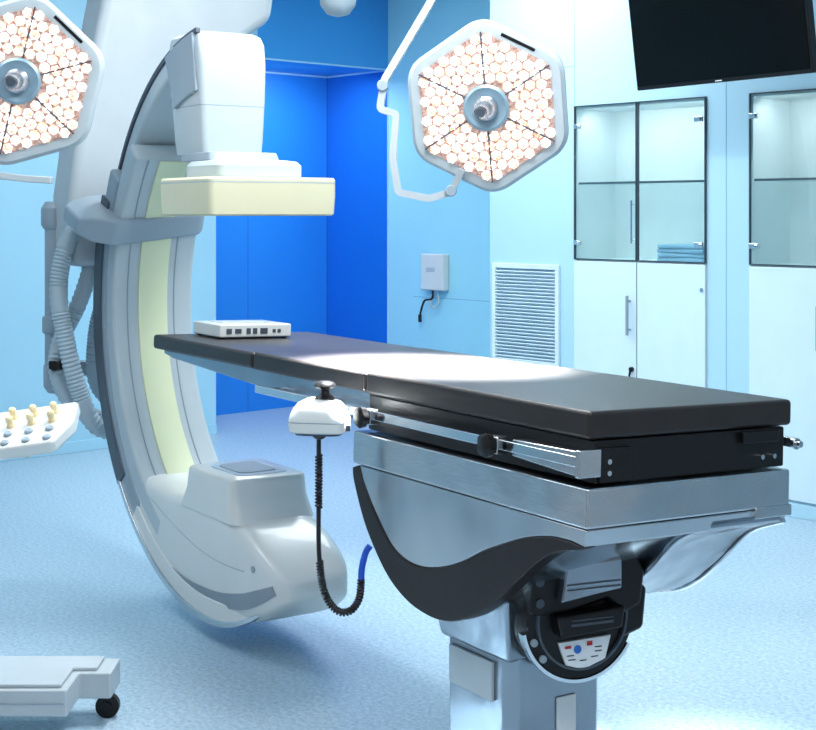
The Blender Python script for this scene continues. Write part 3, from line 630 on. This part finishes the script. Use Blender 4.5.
# ------------------------------------------------------------- surgical lights
def hexp(Rr, z, rc=0.25, n=8):
    out = []
    k = rc*Rr
    for i in range(6):
        a = rad(90+60*i); V = Vector((math.cos(a), math.sin(a)))*Rr
        Pn = Vector((math.cos(a-rad(60)), math.sin(a-rad(60))))*Rr; Nn = Vector((math.cos(a+rad(60)), math.sin(a+rad(60))))*Rr
        A = V+(Pn-V).normalized()*k; B = V+(Nn-V).normalized()*k
        for j in range(n+1):
            t = j/n; q = A*(1-t)**2+V*2*t*(1-t)+B*t*t; out.append((q.x, q.y, z))
    return out
def lamp(center, normal, roll, label, arm, joints):
    n = Vector(normal).normalized(); z = n; x = Vector((0, 0, 1)).cross(z).normalized(); y = z.cross(x)
    F = Matrix((x, y, z)).transposed().to_4x4(); F = T(*center) @ F @ R(roll, 'Z')
    l = thing('surgical_light', label, 'surgical light', F, 'ceiling surgical lights')
    Rr = 0.345
    m = MB(); m.loft([hexp(Rr*0.80, 0.0), hexp(Rr*0.85, 0.006, .2), hexp(Rr*0.955, 0.003, .2), hexp(Rr*0.965, -0.004, .2), hexp(Rr, -0.014, .2), hexp(Rr, -0.045, .2), hexp(Rr*0.93, -0.075), hexp(Rr*0.6, -0.10)])
    obj('lamp_housing', m, 'offwhite', l, ang=35)
    m = MB(); m.loft([hexp(Rr*0.84, 0.0065, .1), hexp(Rr*0.84, 0.009, .1)]); obj('reflector_plate', m, 'ledbase', l)
    m = MB(); sp = 0.0425; rr = Rr*0.84
    for i in range(-12, 13):
        for j in range(-12, 13):
            px = (i+0.5*(j % 2))*sp; py = j*sp*0.866
            if math.hypot(px, py) < 0.095: continue
            ok = True
            for k in range(6):
                a = rad(60*k)
                if px*math.cos(a)+py*math.sin(a) > rr*0.866-0.015: ok = False
            if not ok: continue
            X_ = T(px, py, 0) @ R(random.uniform(0, 60), 'Z'); k_ = random.choice((0, 1, 1, 0, 1))
            # faceted cell, each triangular facet tinted on its own, with a bright core
            for q in range(6):
                a0, a1 = 2*math.pi*q/6, 2*math.pi*(q+1)/6; am = (a0+a1)/2
                mi = random.choice((k_, k_, 0, 1, 1, 2))
                P0 = (0.0212*math.cos(a0), 0.0212*math.sin(a0), 0.0095); P1 = (0.0212*math.cos(a1), 0.0212*math.sin(a1), 0.0095)
                Q = (0.0155*math.cos(am), 0.0155*math.sin(am), 0.0200); C0 = (0.0075*math.cos(a0), 0.0075*math.sin(a0), 0.0135); C1 = (0.0075*math.cos(a1), 0.0075*math.sin(a1), 0.0135)
                m.add([P0, P1, Q], [(0, 1, 2)], X_, mi); m.add([P0, Q, C0], [(0, 1, 2)], X_, random.choice((0, 0, 1, mi)))
                m.add([Q, P1, C1], [(0, 1, 2)], X_, random.choice((0, 1, 2, mi))); m.add([C0, Q, C1], [(0, 1, 2)], X_, random.choice((0, 1, mi)))
            m.lathe([(0.0080, 0.0130), (0.0062, 0.0185), (0.003, 0.0210)], X_, 6, mi=random.choice((0, 2, 2, 1)))
    obj('led_lenses', m, ['led1', 'led2', 'led3'], l, ang=20)
    for k in range(6):
        m = MB(); m.box((0.08, -0.0025, 0.010), (Rr*0.83, 0.0025, 0.0205), R(90+60*k, 'Z')); obj('segment_divider', m, 'dgrey', l)
    m = MB(); m.lathe([(0.084, 0.006), (0.088, 0.022), (0.078, 0.028), (0.064, 0.022), (0.05, 0.018)], None, 40); obj('hub', m, 'hubring', l)
    m = MB(); m.lathe([(0.046, 0.018), (0.046, 0.035), (0.036, 0.045), (0.026, 0.06), (0.024, 0.075), (0.029, 0.08), (0.029, 0.15), (0.025, 0.17), (0.016, 0.172)], None, 28); obj('handle', m, 'colm', l, label='metallic central sterile handle')
    m = MB(); m.lathe([(0.017, 0.1715), (0.017, 0.174)], None, 20); obj('handle_lens', m, 'dgrey', l)
    m = MB(); m.box((-0.07, -0.006, 0), (0.07, 0.006, 0.004), R(-30, 'Z') @ T(0, Rr*0.79, 0.003)); obj('slot', m, 'black', l)
    m = MB(); m.sweep(rounded(arm, 0.012, 3), 0.019, 4, sx=1.8, ph=math.pi/4); ya = obj('yoke_arm', m, 'lgrey', l, 0.004, 2, world=True, label='grey-white flat bent support arm')
    for q in joints:
        m = MB(); m.cyl((q[0], q[1]-0.034, q[2]), (q[0], q[1]+0.034, q[2]), 0.022, seg=24); obj('arm_joint', m, 'grey', ya, 0.004, world=False, X=l.matrix_basis.inverted())
    return l
lamp((0.299, 5.3, 1.93), (-0.20, -1.0, -0.20), 3, 'hexagonal white surgical light with lit lenses over the table',
     [(.13, 5.45, CZ-0.05), (.13, 5.45, 2.45), (.085, 5.42, 2.34), (-.091, 5.4, 2.041), (-.108, 5.4, 1.93), (-.045, 5.4, 1.912), (-.058, 5.4, 1.74), (-.038, 5.4, 1.61), (.08, 5.4, 1.585), (.165, 5.4, 1.61), (.21, 5.37, 1.70)],
     [(.165, 5.39, 1.615), (-.098, 5.4, 2.02)])
lamp((-1.476, 5.3, 2.03), (0.12, -1.0, -0.12), -14, 'hexagonal white surgical light beside the C-arm stand',
     [(-1.36, 5.35, 1.655), (-1.45, 5.35, 1.66), (-1.62, 5.35, 1.68), (-1.85, 5.38, 1.75), (-1.92, 5.4, 2.0), (-1.90, 5.42, 2.4), (-1.8, 5.45, CZ-0.05)], [])
j = thing('ceiling_arm_joint', 'grey-white ball joint of a ceiling pendant arm', 'pendant arm', T(-0.28, 5.6, 2.39))
m = MB(); m.lathe([(0.01, -0.075), (0.045, -0.065), (0.07, -0.03), (0.075, 0.01), (0.06, 0.05), (0.045, 0.07), (0.04, CZ-2.391)], None, 28); obj('joint_housing', m, 'grey', j, ang=60)
m = MB(); m.cyl((0.02, 0, 0.03), (-0.4, 0.1, 0.16), 0.04); obj('boom', m, 'white', j)

# ------------------------------------------------------------- lights
area('ceiling_panel_light', (0.2, 4.3, CZ-0.05), 1.2, 0.9, 88, (0.97, 0.99, 1.0))
area('ceiling_panel_light', (-0.3, 7.6, CZ-0.05), 2.4, 1.2, 95, (0.95, 0.99, 1.0))
area('ceiling_panel_light', (0.3, 1.2, CZ-0.05), 2.4, 1.4, 82, (0.98, 0.99, 1.0))
area('ceiling_panel_light', (-2.2, 4.4, CZ-0.05), 1.2, 1.6, 36, (0.95, 0.98, 1.0))
area('added_downlight', (-0.30, 5.25, CZ-0.05), 0.2, 0.2, 34, (0.97, 0.99, 1.0))  # added small light, no fixture: sharpens the shadow under the C-arm
area('alcove_fill', (0, 0, 0), 0.3, 1.0, 17, (0.92, 0.97, 1.0), X=W @ T(-4.35, 0.1, 2.61) @ R(12, 'Y'))  # added fill under the soffit, no fixture: lifts the dark blue alcove
def spot(name, loc, tgt, e, ang_, col=(1, 0.99, 0.97)):
    sp = bpy.data.lights.new(name, 'SPOT'); sp.energy = e; sp.spot_size = rad(ang_); sp.spot_blend = 1.0; sp.shadow_soft_size = 0.12; sp.color = col
    so = bpy.data.objects.new(name, sp); COL.objects.link(so); so.location = loc
    so.rotation_euler = (Vector(tgt)-so.location).to_track_quat('-Z', 'Y').to_euler()
spot('table_hotspot', (0.2, 4.4, 3.2), (0.07, 4.02, 1.1), 48000, 22, (0.94, 0.98, 1.0))  # added spot apart from both lamp heads: makes the white patch on the cushions
spot('added_downlight', (1.0, 4.4, 3.2), (0.86, 3.95, 0.0), 800, 14)  # added spot without a fixture: makes the pale glare on the near floor

w = bpy.data.worlds.new('world'); S.world = w; w.use_nodes = True
nt = w.node_tree; bg = nt.nodes['Background']
tc = nt.nodes.new('ShaderNodeTexCoord'); nz = nt.nodes.new('ShaderNodeTexNoise'); nz.inputs['Scale'].default_value = 2.6; nz.inputs['Detail'].default_value = 2
nt.links.new(tc.outputs['Generated'], nz.inputs['Vector'])
cr = nt.nodes.new('ShaderNodeValToRGB'); e = cr.color_ramp.elements
e[0].position = 0.44; e[0].color = (0.07, 0.09, 0.12, 1); e[1].position = 0.56; e[1].color = (0.98, 1.05, 1.11, 1)
nt.links.new(nz.outputs['Fac'], cr.inputs['Fac']); nt.links.new(cr.outputs['Color'], bg.inputs[0])
bg.inputs[1].default_value = 0.60
